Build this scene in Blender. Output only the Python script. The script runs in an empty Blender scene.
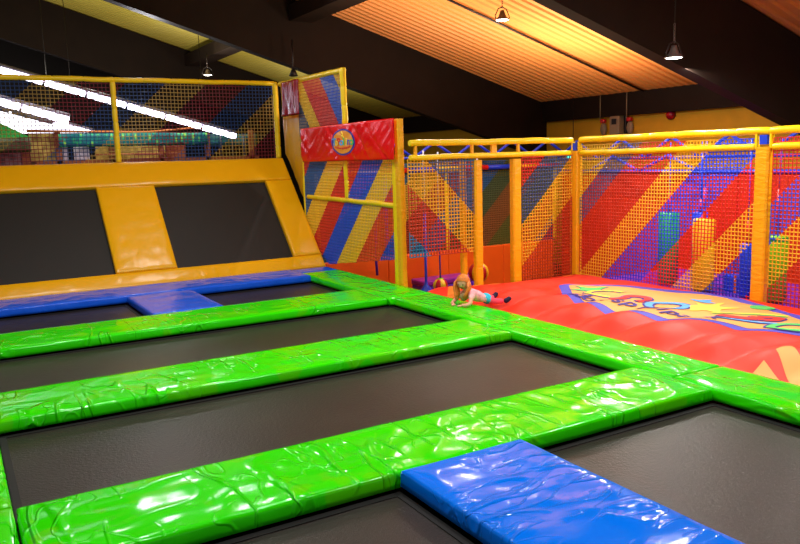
import bpy, bmesh, math, random
from mathutils import Vector, Matrix, noise
random.seed(7)
C = bpy.context.scene.collection
PI = math.pi

# ------------------------------------------------------------------ materials
def lin(c):
    return tuple(((v/255)/12.92 if v/255 <= .04045 else (((v/255)+.055)/1.055)**2.4) for v in c)

def mat(name, col, rough=.5, spec=.5, metal=0, emit=None, estr=1, coat=0, bump=None, var=0, varscale=3, transl=0):
    """bump = (noise scale, strength, distance, stretch xyz, noise type)"""
    m = bpy.data.materials.new(name); m.use_nodes = True
    nt = m.node_tree; p = nt.nodes['Principled BSDF']
    c = lin(col)
    p.inputs['Base Color'].default_value = (*c, 1)
    p.inputs['Roughness'].default_value = rough
    p.inputs['Specular IOR Level'].default_value = spec
    p.inputs['Metallic'].default_value = metal
    p.inputs['Coat Weight'].default_value = coat
    p.inputs['Coat Roughness'].default_value = .12
    if emit:
        p.inputs['Emission Color'].default_value = (*lin(emit), 1)
        p.inputs['Emission Strength'].default_value = estr
    tc = nt.nodes.new('ShaderNodeTexCoord')
    if var:
        n = nt.nodes.new('ShaderNodeTexNoise'); n.inputs['Scale'].default_value = varscale
        n.inputs['Detail'].default_value = 3
        nt.links.new(tc.outputs['Object'], n.inputs['Vector'])
        r = nt.nodes.new('ShaderNodeMapRange')
        r.inputs['To Min'].default_value = 1-var; r.inputs['To Max'].default_value = 1+var
        r.inputs['From Min'].default_value = .3; r.inputs['From Max'].default_value = .7
        nt.links.new(n.outputs['Fac'], r.inputs['Value'])
        mx = nt.nodes.new('ShaderNodeMix'); mx.data_type = 'RGBA'; mx.blend_type = 'MULTIPLY'
        mx.inputs[0].default_value = 1; mx.inputs[6].default_value = (*c, 1)
        nt.links.new(r.outputs['Result'], mx.inputs[7])
        nt.links.new(mx.outputs[2], p.inputs['Base Color'])
    if bump:
        prev = None
        for (sc, st, di, stretch, rot, typ) in bump:
            mp = nt.nodes.new('ShaderNodeMapping'); mp.inputs['Scale'].default_value = stretch
            mp.inputs['Rotation'].default_value = (0, 0, math.radians(rot))
            nt.links.new(tc.outputs['Object'], mp.inputs['Vector'])
            n = nt.nodes.new('ShaderNodeTexNoise'); n.inputs['Scale'].default_value = sc
            crease = typ == 'CREASE'
            n.noise_type = 'FBM' if crease else typ; n.inputs['Detail'].default_value = 1 if crease else 2; n.inputs['Distortion'].default_value = .5
            nt.links.new(mp.outputs['Vector'], n.inputs['Vector'])
            b = nt.nodes.new('ShaderNodeBump'); b.inputs['Strength'].default_value = st; b.inputs['Distance'].default_value = di
            if crease:   # sparse sharp folds along the contour lines of a soft noise
                s1 = nt.nodes.new('ShaderNodeMath'); s1.operation = 'SUBTRACT'; s1.inputs[1].default_value = .5
                s2 = nt.nodes.new('ShaderNodeMath'); s2.operation = 'ABSOLUTE'
                mr = nt.nodes.new('ShaderNodeMapRange'); mr.interpolation_type = 'SMOOTHSTEP'
                mr.inputs['From Max'].default_value = .035; mr.inputs['To Min'].default_value = 1; mr.inputs['To Max'].default_value = 0
                nt.links.new(n.outputs['Fac'], s1.inputs[0]); nt.links.new(s1.outputs[0], s2.inputs[0]); nt.links.new(s2.outputs[0], mr.inputs['Value'])
                n2 = nt.nodes.new('ShaderNodeTexNoise'); n2.inputs['Scale'].default_value = 1.9; nt.links.new(tc.outputs['Object'], n2.inputs['Vector'])
                m2 = nt.nodes.new('ShaderNodeMapRange'); m2.inputs['From Min'].default_value = .42; m2.inputs['From Max'].default_value = .6
                nt.links.new(n2.outputs['Fac'], m2.inputs['Value'])
                ml = nt.nodes.new('ShaderNodeMath'); ml.operation = 'MULTIPLY'
                nt.links.new(mr.outputs['Result'], ml.inputs[0]); nt.links.new(m2.outputs['Result'], ml.inputs[1])
                nt.links.new(ml.outputs[0], b.inputs['Height'])
            else: nt.links.new(n.outputs['Fac'], b.inputs['Height'])
            if prev: nt.links.new(prev.outputs['Normal'], b.inputs['Normal'])
            prev = b
        nt.links.new(prev.outputs['Normal'], p.inputs['Normal'])
        nt.links.new(prev.outputs['Normal'], p.inputs['Coat Normal'])
    return m

def worn(m, col, scale, lo, hi):
    """worn patches: a second colour of the vinyl itself shows through in blotches"""
    nt = m.node_tree; p = nt.nodes['Principled BSDF']
    tc = nt.nodes.new('ShaderNodeTexCoord'); n = nt.nodes.new('ShaderNodeTexNoise')
    n.inputs['Scale'].default_value = scale; n.inputs['Detail'].default_value = 2
    nt.links.new(tc.outputs['Object'], n.inputs['Vector'])
    r = nt.nodes.new('ShaderNodeMapRange'); r.inputs['From Min'].default_value = lo; r.inputs['From Max'].default_value = hi
    nt.links.new(n.outputs['Fac'], r.inputs['Value'])
    mx = nt.nodes.new('ShaderNodeMix'); mx.data_type = 'RGBA'
    old = p.inputs['Base Color']
    if old.is_linked: nt.links.new(old.links[0].from_socket, mx.inputs[6])
    else: mx.inputs[6].default_value = old.default_value
    mx.inputs[7].default_value = (*lin(col), 1)
    nt.links.new(r.outputs['Result'], mx.inputs[0]); nt.links.new(mx.outputs[2], old)
    return m

def bands(name, a, b, lo, hi, stops, rough=.55):
    """woven netting whose yarn changes colour in diagonal bands: c = a*x + b*z in object space"""
    m = bpy.data.materials.new(name); m.use_nodes = True
    nt = m.node_tree; p = nt.nodes['Principled BSDF']; p.inputs['Roughness'].default_value = rough
    tc = nt.nodes.new('ShaderNodeTexCoord')
    d = nt.nodes.new('ShaderNodeVectorMath'); d.operation = 'DOT_PRODUCT'; d.inputs[1].default_value = (a, 0, b)
    nt.links.new(tc.outputs['Object'], d.inputs[0])
    r = nt.nodes.new('ShaderNodeMapRange'); r.inputs['From Min'].default_value = lo; r.inputs['From Max'].default_value = hi
    nt.links.new(d.outputs['Value'], r.inputs['Value'])
    cr = nt.nodes.new('ShaderNodeValToRGB'); cr.color_ramp.interpolation = 'CONSTANT'
    el = cr.color_ramp.elements
    while len(el) > 1: el.remove(el[-1])
    el[0].position = 0; el[0].color = (*lin(stops[0][1]), 1)
    for c, col in stops[1:]:
        e = el.new(max(0, min(1, (c-lo)/(hi-lo)))); e.color = (*lin(col), 1)
    nt.links.new(r.outputs['Result'], cr.inputs['Fac']); nt.links.new(cr.outputs['Color'], p.inputs['Base Color'])
    return m

WR = [(2.2, .55, .03, (1, 1, 1), 20, 'FBM'), (7, .35, .012, (.5, 1.6, 1), -25, 'RIDGED_MULTIFRACTAL')]
M = {}
M['green'] = worn(mat('green_vinyl', (44, 228, 0), .15, .3, bump=[(1.3, .28, .03, (2.6, .5, 1), 22, 'FBM'), (1.5, 1, .012, (2.4, .5, 1), 18, 'CREASE'), (3.4, .9, .006, (1.5, .7, 1), -35, 'CREASE')]), (78, 222, 0), 2.1, .58, .60)
M['blue'] = mat('blue_vinyl', (0, 116, 250), .12, .13, bump=[(1.4, .18, .03, (.5, 2.2, 1), 0, 'FBM'), (2.0, 1, .009, (.5, 1.8, 1), -12, 'CREASE'), (5, .9, .005, (.6, 1.8, 1), 12, 'CREASE')])
M['far_blue'] = mat('royal_blue_vinyl', (18, 92, 235), .22, .25, bump=[(2.5, .6, .04, (1.5, .6, 1), 15, 'FBM'), (6, .5, .012, (1.8, .5, 1), 20, 'RIDGED_MULTIFRACTAL')])
M['yellow_pad'] = mat('golden_vinyl', (240, 178, 8), .28, .5, bump=[(1.8, .5, .04, (1, 1, 1), 10, 'FBM'), (3.5, .4, .015, (1.6, .6, 1), -30, 'RIDGED_MULTIFRACTAL')])
M['yellow'] = mat('yellow_foam_sleeve', (250, 214, 10), .35, .5, bump=[(9, .4, .01, (1, 1, 1), 0, 'FBM')])
M['amber'] = mat('amber_padded_vinyl', (248, 176, 12), .38, .5, bump=[(8, .7, .02, (1, 1, 2.5), 0, 'FBM')])
M['mustard'] = mat('mustard_vinyl_sheet', (214, 160, 20), .35, .5, bump=[(3, .5, .03, (1, 1, .4), 0, 'FBM')])
def bedmat():
    m = mat('trampoline_bed_mesh', (46, 41, 39), .36, .25, var=.12, varscale=1.7)
    nt = m.node_tree; p = nt.nodes['Principled BSDF']
    tc = nt.nodes.new('ShaderNodeTexCoord')
    pr = None
    for sc, st, di in ((45, .5, .004), (150, .7, .002)):
        n = nt.nodes.new('ShaderNodeTexNoise'); n.inputs['Scale'].default_value = sc; n.inputs['Detail'].default_value = 1
        nt.links.new(tc.outputs['Object'], n.inputs['Vector'])
        b = nt.nodes.new('ShaderNodeBump'); b.inputs['Strength'].default_value = st; b.inputs['Distance'].default_value = di
        nt.links.new(n.outputs['Fac'], b.inputs['Height'])
        if pr: nt.links.new(pr.outputs['Normal'], b.inputs['Normal'])
        pr = b
    nt.links.new(pr.outputs['Normal'], p.inputs['Normal'])
    return m
M['bed'] = bedmat()
M['webbing'] = mat('black_webbing', (38, 38, 40), .6, .2)
M['slope_bed'] = mat('black_jumping_mesh', (33, 32, 30), .6, .35, bump=[(120, .4, .002, (1, 1, 1), 0, 'FBM')])
M['black'] = mat('black_steel', (8, 8, 8), .6, .3)
M['red_pillow'] = mat('red_pillow_fabric', (240, 50, 28), .5, .3, bump=[(2.2, .35, .03, (1, 1, 1), 0, 'FBM')])
M['peach'] = mat('peach_print', (250, 176, 96), .55, .3)
M['orange_print'] = mat('orange_print', (246, 132, 44), .55, .3)
M['violet_print'] = mat('violet_blue_print', (88, 84, 206), .55, .3)
M['navy_print'] = mat('navy_print', (66, 56, 150), .55, .3)
M['sky_print'] = mat('sky_blue_print', (96, 176, 246), .55, .3)
M['green_print'] = mat('green_print', (92, 214, 110), .55, .3)
M['yellow_print'] = mat('yellow_print', (250, 226, 84), .55, .3)
M['red_print'] = mat('red_print', (232, 58, 50), .55, .3)
M['banner'] = mat('red_banner_vinyl', (240, 8, 16), .16, .5)
M['maroon'] = mat('maroon_vinyl', (150, 12, 34), .15, .5)
M['ceiling'] = mat('corrugated_ceiling_warm_lit', (226, 148, 78), .5, .3, var=.04, varscale=.6)  # near bays: warm bounce light put into the sheeting colour
M['ceiling_far_lit'] = mat('corrugated_ceiling_far_lit', (186, 168, 66), .5, .3, var=.04, varscale=.6)  # far bays: same sheeting, its yellower light put into the colour
M['beam'] = mat('dark_timber', (34, 22, 15), .75, .2, var=.15, varscale=2)
M['wall_yellow'] = mat('ochre_wall', (214, 164, 40), .7, .2, var=.05)
M['wall_dark'] = mat('charcoal_wall', (46, 42, 40), .8, .2)
M['floor'] = mat('dark_floor', (60, 30, 24), .6, .3)
M['orange_wall'] = mat('orange_vinyl', (236, 96, 14), .45, .4, var=.06, varscale=1, bump=[(1.5, .3, .03, (1, 1, 1), 0, 'FBM')])
M['red_wall'] = mat('brick_red_vinyl', (206, 46, 8), .55, .3, var=.05, varscale=1)
M['purple'] = mat('purple_vinyl', (96, 34, 190), .35, .5)
M['royal'] = mat('blue_painted_steel', (28, 66, 224), .35, .5)
M['rope_blue'] = mat('blue_rope', (60, 80, 210), .6, .3)
M['rope_white'] = mat('white_rope', (210, 214, 226), .6, .3)
M['red'] = mat('red_vinyl', (214, 26, 26), .4, .5)
M['bag_green'] = mat('green_punch_vinyl', (30, 168, 90), .35, .5)
M['bag_yellow'] = mat('yellow_punch_vinyl', (250, 196, 24), .35, .5)
M['bag_blue'] = mat('blue_punch_vinyl', (16, 60, 240), .35, .5)
M['bag_lime'] = mat('lime_punch_vinyl', (130, 206, 20), .35, .5)
M['ball_yellow'] = mat('ball_yellow', (250, 214, 30), .35, .5)
M['ball_red'] = mat('ball_red', (200, 20, 40), .35, .5)
M['tube'] = mat('fluorescent_tube', (240, 240, 250), .4, .3, emit=(238, 234, 255), estr=7)
M['housing'] = mat('lamp_housing', (120, 112, 122), .5, .4)
M['daylight'] = mat('bright_window', (250, 250, 255), .4, .3, emit=(240, 240, 255), estr=2.2)
M['lampface'] = mat('lamp_glass', (255, 250, 240), .3, .3, emit=(255, 246, 232), estr=14)
M['lampbody'] = mat('lamp_metal', (110, 96, 92), .35, .5, metal=.6)
M['dark_metal'] = mat('dark_metal', (40, 34, 34), .4, .5, metal=.5)
M['grey_plastic'] = mat('grey_plastic', (150, 132, 104), .5, .4)
M['exit_green'] = mat('exit_sign_green', (80, 240, 220), .5, .3, emit=(90, 250, 225), estr=1.4)
M['play_green'] = mat('green_roof_cloth', (30, 150, 60), .6, .3, var=.2, varscale=4)
M['play_wood'] = mat('reddish_wood', (150, 84, 50), .6, .3, var=.15, varscale=5)
M['play_panel'] = mat('ochre_print_panel', (178, 150, 74), .6, .3, var=.45, varscale=7)
M['white_board'] = mat('white_board', (232, 226, 240), .5, .3)
M['skin'] = mat('skin', (244, 176, 150), .55, .3)
M['hair'] = mat('ginger_hair', (226, 128, 48), .5, .4, var=.25, varscale=26)
M['shirt_front_shade'] = mat('shaded_shirt_cloth', (176, 148, 104), .8, .2, var=.45, varscale=30)  # front of the pale shirt: shadow and hair ends put into the colour
M['shirt'] = mat('pink_white_shirt', (248, 184, 196), .8, .2, var=.3, varscale=18)
M['turquoise'] = mat('turquoise_cloth', (60, 196, 224), .8, .2)
M['leggings'] = mat('pink_leggings', (244, 84, 112), .8, .2)
M['shoe'] = mat('navy_shoe', (26, 28, 66), .6, .3)
M['mouth'] = mat('mouth_red', (170, 60, 60), .6, .3)
M['eye'] = mat('dark_eye', (40, 26, 20), .3, .5)
def leafmat():
    m = mat('leaf_print', (40, 130, 90), .6, .3)
    nt = m.node_tree; p = nt.nodes['Principled BSDF']
    tc = nt.nodes.new('ShaderNodeTexCoord'); v = nt.nodes.new('ShaderNodeTexVoronoi'); v.inputs['Scale'].default_value = 5
    mp = nt.nodes.new('ShaderNodeMapping'); mp.inputs['Rotation'].default_value = (0, .6, 0); mp.inputs['Scale'].default_value = (2, 1, .8)
    nt.links.new(tc.outputs['Object'], mp.inputs['Vector']); nt.links.new(mp.outputs['Vector'], v.inputs['Vector'])
    cr = nt.nodes.new('ShaderNodeValToRGB'); e = cr.color_ramp.elements
    e[0].position = .1; e[0].color = (*lin((170, 216, 70)), 1); e[1].position = .5; e[1].color = (*lin((20, 110, 120)), 1)
    x = e.new(.3); x.color = (*lin((40, 170, 120)), 1)
    nt.links.new(v.outputs['Distance'], cr.inputs['Fac']); nt.links.new(cr.outputs['Color'], p.inputs['Base Color'])
    return m
M['leaf'] = leafmat()

# ------------------------------------------------------------------ helpers
def obj(name, me, m=None, parent=None, smooth=False):
    if isinstance(me, bmesh.types.BMesh):
        bm = me; me = bpy.data.meshes.new(name); bm.normal_update(); bm.to_mesh(me); bm.free()
    o = bpy.data.objects.new(name, me); C.objects.link(o)
    if m is not None: me.materials.append(m)
    if smooth:
        for p in me.polygons: p.use_smooth = True
    if parent: o.parent = parent
    return o

def thing(name, label, cat, loc=(0, 0, 0), group=None, rotz=0):
    o = bpy.data.objects.new(name, None); C.objects.link(o); o.location = loc; o.rotation_euler = (0, 0, rotz)
    o.empty_display_size = .1
    return tag(o, label, cat, group)

def tag(o, label, cat, group=None, kind=None):
    o['label'] = label; o['category'] = cat
    if group: o['group'] = group
    if kind: o['kind'] = kind
    return o

def struct(o): o['kind'] = 'structure'; return o

def box(bm, x0, x1, y0, y1, z0, z1, rot=None, mi=0):
    vs = [bm.verts.new(Vector(c)) for c in ((x0,y0,z0),(x1,y0,z0),(x1,y1,z0),(x0,y1,z0),(x0,y0,z1),(x1,y0,z1),(x1,y1,z1),(x0,y1,z1))]
    for f in ((3,2,1,0),(4,5,6,7),(0,1,5,4),(1,2,6,5),(2,3,7,6),(3,0,4,7)):
        bm.faces.new([vs[i] for i in f]).material_index = mi
    return vs

def rbox(x0, x1, y0, y1, z0, z1, r=.02, seg=2):
    bm = bmesh.new(); box(bm, x0, x1, y0, y1, z0, z1)
    bmesh.ops.bevel(bm, geom=bm.edges[:], offset=r, segments=seg, affect='EDGES', profile=.5)
    return bm

def tube(bm, pts, rad, seg=8, cap=True, mi=0):
    pts = [Vector(p) for p in pts]; n = len(pts)
    rads = rad if isinstance(rad, (list, tuple)) else [rad]*n
    rings = []; prev = None
    for i, p in enumerate(pts):
        t = (pts[min(i+1, n-1)]-pts[max(i-1, 0)]).normalized()
        if prev is None:
            a = t.orthogonal().normalized()
            if abs(t.z) < .5: a = Vector((0, 0, 1)).cross(t).normalized()
        else:
            a = (prev - t*prev.dot(t)).normalized()
        prev = a; b = t.cross(a)
        rings.append([bm.verts.new(p+(a*math.cos(2*PI*k/seg)+b*math.sin(2*PI*k/seg))*rads[i]) for k in range(seg)])
    for r0, r1 in zip(rings, rings[1:]):
        for k in range(seg):
            f = bm.faces.new([r0[k], r0[(k+1) % seg], r1[(k+1) % seg], r1[k]]); f.smooth = True; f.material_index = mi
    if cap:
        bm.faces.new(rings[0][::-1]).material_index = mi; bm.faces.new(rings[-1]).material_index = mi

def lathe(bm, prof, seg=20, off=(0, 0, 0), mi=0):
    rings = [[bm.verts.new((off[0]+r*math.cos(2*PI*k/seg), off[1]+r*math.sin(2*PI*k/seg), off[2]+z)) for k in range(seg)] for r, z in prof]
    for r0, r1 in zip(rings, rings[1:]):
        for k in range(seg):
            f = bm.faces.new([r0[k], r0[(k+1) % seg], r1[(k+1) % seg], r1[k]]); f.smooth = True; f.material_index = mi

def sleeve_rail(p0, p1, r=.042, step=.46):
    """steel rail in foam sleeves: small pinched seams between the sleeves, a little sag"""
    p0, p1 = Vector(p0), Vector(p1); L = (p1-p0).length; d = (p1-p0)/L; pts = []; rr = []
    n = max(1, round(L/step)); s = L/n
    for i in range(n):
        a = i*s
        w = random.uniform(-.006, .006); off = Vector((0, 0, w)) if abs(d.z) < .5 else Vector((w, w, 0))
        for t, q in ((.004, r*.86), (.02, r), (.3*s, r*random.uniform(.97, 1.03)), (.7*s, r*random.uniform(.97, 1.03)), (s-.02, r), (s-.004, r*.86)):
            pts.append(p0+d*(a+t)+(off if .05 < t < s-.05 else Vector())); rr.append(q)
    bm = bmesh.new(); tube(bm, pts, rr, 10); return bm

def pad(x0, x1, y0, y1, top=0.0, H=.09, r=.02, res=.05, amp=.006, seed=0, bulge=.008, freq=(2.2, 3.5), skew=.5, bottom=True):
    """soft vinyl pad: rounded rim, skirt and wrinkled top"""
    def prof(a, b):
        L = b-a; n = max(2, int(L/res))
        P = [(a, -H), (a-.001, -H*.7), (a, -r), (a+r*.3, -r*.32), (a+r, 0)]
        P += [(a+r+(L-2*r)*i/n, 0) for i in range(1, n)]
        P += [(b-r, 0), (b-r*.3, -r*.32), (b, -r), (b+.001, -H*.7), (b, -H)]
        return P
    U, V = prof(x0, x1), prof(y0, y1); bm = bmesh.new(); G = []
    amp *= .8
    for (u, hu) in U:
        row = []
        for (v, hv) in V:
            h = min(hu, hv)
            fu = min(1, (u-x0)/.1, (x1-u)/.1); fv = min(1, (v-y0)/.1, (y1-v)/.1); k = max(0, min(fu, fv))
            q = Vector((u*freq[0]+v*skew+seed*7.3, v*freq[1]-u*skew, seed))
            w = noise.noise(q) + .5*noise.noise(q*2.3)
            rid = (1-abs(noise.noise(q*1.4+Vector((9, 4, 1)))))**4
            z = top+h + amp*w*(.5+.5*k) + amp*1.6*(rid-.4)*k + bulge*k
            du = dv = 0
            e = amp*1.3*noise.noise(Vector((u*9+seed, v*9, h*9)))
            if hu < 0 and h > -H: du = -abs(e)*(1 if u > (x0+x1)/2 else -1)
            if hv < 0 and h > -H: dv = -abs(e)*(1 if v > (y0+y1)/2 else -1)
            if h <= -H: z = top-H
            row.append(bm.verts.new((u+du, v+dv, z)))
        G.append(row)
    for i in range(len(U)-1):
        for j in range(len(V)-1):
            f = bm.faces.new([G[i][j], G[i+1][j], G[i+1][j+1], G[i][j+1]]); f.smooth = True
    if bottom:
        loop = [G[i][0] for i in range(len(U))]+[G[-1][j] for j in range(1, len(V))]+[G[i][-1] for i in range(len(U)-2, -1, -1)]+[G[0][j] for j in range(len(V)-2, 0, -1)]
        bm.faces.new(loop[::-1])
    return bm

def net(w, h, cell=.05, t=.014, sag=.008, seed=0, poly=None):
    """knotted mesh netting in local x (0..w) / z (0..h); poly clips strands to a convex outline"""
    bm = bmesh.new()
    def P(x, z):
        return Vector((x+sag*noise.noise(Vector((x*2.1, z*2.1, seed))), sag*1.2*noise.noise(Vector((x*1.3, z*1.3, seed+5))), z+sag*noise.noise(Vector((x*1.7+3, z*2.6, seed+9)))))
    def clip(a, b):
        t0, t1 = 0., 1.
        if poly:
            n = len(poly)
            for i in range(n):
                p, q = poly[i], poly[(i+1) % n]; nx, nz = -(q[1]-p[1]), q[0]-p[0]
                da = (a[0]-p[0])*nx+(a[1]-p[1])*nz; db = (b[0]-p[0])*nx+(b[1]-p[1])*nz
                if da < 0 and db < 0: return None
                if da*db < 0:
                    s = da/(da-db)
                    if da < 0: t0 = max(t0, s)
                    else: t1 = min(t1, s)
            if t1-t0 < .01: return None
        return (a[0]+(b[0]-a[0])*t0, a[1]+(b[1]-a[1])*t0), (a[0]+(b[0]-a[0])*t1, a[1]+(b[1]-a[1])*t1)
    lines = [((i*w/round(w/cell), 0), (i*w/round(w/cell), h)) for i in range(round(w/cell)+1)]
    lines += [((0, i*h/round(h/cell)), (w, i*h/round(h/cell))) for i in range(round(h/cell)+1)]
    for a, b in lines:
        c = clip(a, b)
        if not c: continue
        a, b = c; L = math.hypot(b[0]-a[0], b[1]-a[1]); n = max(2, int(L/.22))
        tube(bm, [P(a[0]+(b[0]-a[0])*k/n, a[1]+(b[1]-a[1])*k/n) for k in range(n+1)], t/2, 4, False)
    return bm

def sheet(w, h, nx, nz, disp, thick=.006):
    bm = bmesh.new(); F = [[[bm.verts.new((w*i/nx, disp(w*i/nx, h*j/nz)+s*thick, h*j/nz)) for j in range(nz+1)] for i in range(nx+1)] for s in (0, 1)]
    for s in (0, 1):
        for i in range(nx):
            for j in range(nz):
                q = [F[s][i][j], F[s][i+1][j], F[s][i+1][j+1], F[s][i][j+1]]
                bm.faces.new(q if s == 0 else q[::-1]).smooth = True
    A, B = F
    for i in range(nx):
        bm.faces.new([A[i+1][0], A[i][0], B[i][0], B[i+1][0]]); bm.faces.new([A[i][nz], A[i+1][nz], B[i+1][nz], B[i][nz]])
    for j in range(nz):
        bm.faces.new([A[0][j], A[0][j+1], B[0][j+1], B[0][j]]); bm.faces.new([A[nx][j+1], A[nx][j], B[nx][j], B[nx][j+1]])
    return bm

def text_mesh(body, size, extrude=.002, align='CENTER'):
    cu = bpy.data.curves.new('writing', 'FONT'); cu.body = body; cu.size = size; cu.extrude = extrude; cu.align_x = align
    cu.offset = size*.02; cu.resolution_u = 4
    o = bpy.data.objects.new('writing', cu); C.objects.link(o)
    dg = bpy.context.evaluated_depsgraph_get(); dg.update()
    me = bpy.data.meshes.new_from_object(o.evaluated_get(dg)); bpy.data.objects.remove(o); bpy.data.curves.remove(cu)
    return me

# ------------------------------------------------------------------ camera (fitted)
cam = bpy.data.cameras.new('camera'); co = bpy.data.objects.new('camera', cam); C.objects.link(co)
f_, t_, r_, y_ = 765.5, .14861, -.02923, .52974
def world_to_cam(v):
    x = v[0]*math.cos(y_)-v[1]*math.sin(y_); yy = v[0]*math.sin(y_)+v[1]*math.cos(y_); z = v[2]
    Z = yy*math.cos(t_)-z*math.sin(t_); Y = -(z*math.cos(t_)+yy*math.sin(t_))
    return (x*math.cos(r_)-Y*math.sin(r_), x*math.sin(r_)+Y*math.cos(r_), Z)
cols = [world_to_cam(v) for v in ((1,0,0),(0,1,0),(0,0,1))]
R0 = [cols[i][0] for i in range(3)]; R1 = [cols[i][1] for i in range(3)]; R2 = [cols[i][2] for i in range(3)]
mt = Matrix(((R0[0], -R1[0], -R2[0], 0), (R0[1], -R1[1], -R2[1], 0), (R0[2], -R1[2], -R2[2], 1.8), (0, 0, 0, 1)))
co.matrix_world = mt
cam.sensor_width = 36; cam.lens = 765.5*36/800; cam.clip_end = 200
bpy.context.scene.camera = co

# ------------------------------------------------------------------ the hall
FZ = -.95
def roof_z(x): return 6.92-.3014*x
bm = bmesh.new(); box(bm, -9, 13.3, -9, 28, FZ-.1, FZ); struct(obj('floor', bm, M['floor']))
# corrugated ceiling, ribs run down the slope
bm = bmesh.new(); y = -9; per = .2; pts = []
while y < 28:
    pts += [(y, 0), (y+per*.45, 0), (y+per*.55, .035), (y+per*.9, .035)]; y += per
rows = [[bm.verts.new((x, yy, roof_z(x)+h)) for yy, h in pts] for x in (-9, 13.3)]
for k in range(len(pts)-1): bm.faces.new([rows[0][k], rows[0][k+1], rows[1][k+1], rows[1][k]]).material_index = int(pts[k][0] > 14.9)  # bays split by the light painted into their colours
o = obj('ceiling', bm, M['ceiling']); o.data.materials.append(M['ceiling_far_lit']); struct(o)
bm = bmesh.new(); box(bm, 13, 13.3, -9, 28, FZ, 3.1); struct(obj('wall_right', bm, M['wall_yellow']))
bm = bmesh.new(); box(bm, -9, 13, 28, 28.3, FZ, 9.7); struct(obj('wall_back', bm, M['wall_dark']))
bm = bmesh.new(); box(bm, 12.85, 13, -9, 28, 2.56, 3.05); struct(obj('trim_1', bm, M['beam']))
bm = bmesh.new()
for k in range(40):
    yy = 2+k*.5; box(bm, 12.8, 12.84, yy, yy+.12, 3.03, 3.06)
for yy, nm in ((7.3, 'dark timber roof beam nearest on the right, sloping over the red jumping pillow'),
               (14.78, 'long dark timber roof beam sloping across the middle above the red banner'),
               (22.5, 'farthest dark timber roof beam, above the back netting at top left')):
    bm = bmesh.new(); vs = []
    for x in (-9, 13):
        for z in (-1.34, -.01):
            for q in (0, .24): vs.append(bm.verts.new((x, yy+q, roof_z(x)+z)))
    for f in ((0,1,3,2), (4,6,7,5), (0,4,5,1), (2,3,7,6), (0,2,6,4), (1,5,7,3)): bm.faces.new([vs[i] for i in f])
    bmesh.ops.recalc_face_normals(bm, faces=bm.faces[:])
    tag(obj('roof_beam', bm, M['beam']), nm, 'beam', 'roof beams')
for (a, b), nm in (((7.56, 14.76), 'short dark cross beam under the orange ceiling bay at top centre'),
                   ((15.04, 22.48), 'short dark cross beam under the olive ceiling bay above the back netting')):
    bm = bmesh.new(); box(bm, 6.25, 6.75, a, b, 4.56, 4.87); tag(obj('cross_beam', bm, M['beam']), nm, 'beam', 'cross beams')
bm = bmesh.new(); tube(bm, [(x, 11.55, roof_z(x)-.03) for x in (2, 6, 9, 12.8)], .022, 6)
tag(obj('ceiling_cable', bm, M['dark_metal']), 'thin dark cable running down the orange corrugated ceiling', 'cable')

# ------------------------------------------------------------------ wall fittings
def fitting(name, label, cat, x, y, z, w, h, m, d=.1):
    bm = rbox(x-d, x, y-w/2, y+w/2, z-h/2, z+h/2, .01, 1); return tag(obj(name, bm, m), label, cat)
o = thing('wall_speaker_box', 'grey square box on the ochre wall under the dark band, widest fitting', 'box', (12.99, 12.33, 2.36))
obj('body', rbox(-.22, 0, -.14, .14, -.2, .2, .02, 1), M['grey_plastic'], o)
obj('panel', rbox(-.235, -.221, -.08, .06, .02, .14, .004, 1), M['dark_metal'], o)
obj('bracket', rbox(-.08, 0, -.21, -.15, -.18, .2, .008, 1), M['dark_metal'], o)
for yy, lb in ((12.8, 'left of the grey box'), (12.02, 'right of the grey box')):
    o = thing('wall_sounder', 'small pale oval sounder with red cap on ochre wall, '+lb, 'sounder', (12.99, yy, 2.3), 'oval wall sounders')
    bm = bmesh.new(); bmesh.ops.create_uvsphere(bm, u_segments=14, v_segments=10, radius=1, matrix=Matrix.Diagonal((.05, .09, .14, 1)))
    obj('body', bm, M['grey_plastic'], o, True).location = (-.05, 0, 0)
    obj('cap', rbox(-.12, -.01, -.06, .06, .13, .22, .02, 1), M['red'], o)
    bm = bmesh.new(); tube(bm, [(-.16, 0, .2), (-.16, 0, .74)], .012, 6); obj('conduit', bm, M['grey_plastic'], o)
o = thing('fire_alarm', 'round dark red fire alarm alone on the ochre wall', 'alarm', (13.0, 10.95, 2.5))
bm = bmesh.new(); lathe(bm, [(0, .0), (.1, 0), (.1, .06), (.07, .11), (0, .12)], 16)
bmesh.ops.rotate(bm, verts=bm.verts, matrix=Matrix.Rotation(-PI/2, 3, 'Y'))
obj('body', bm, M['maroon'], o)
bm = bmesh.new(); lathe(bm, [(0, .12), (.03, .12), (.03, .14), (0, .145)], 12)
bmesh.ops.rotate(bm, verts=bm.verts, matrix=Matrix.Rotation(-PI/2, 3, 'Y'))
obj('knob', bm, M['red'], o)
o = thing('exit_sign', 'small glowing green exit sign beyond the corner post', 'sign', (12.6, 13.45, 1.74))
obj('housing', rbox(.0, .06, -.2, .2, -.1, .1, .01, 1), M['grey_plastic'], o)
obj('lit_panel', rbox(-.012, -.001, -.18, .18, -.08, .08, .003, 1), M['exit_green'], o)
bm = bmesh.new(); tube(bm, [(.03, 0, .1), (.03, 0, 1.3)], .01, 6); obj('hanger', bm, M['dark_metal'], o)

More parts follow.
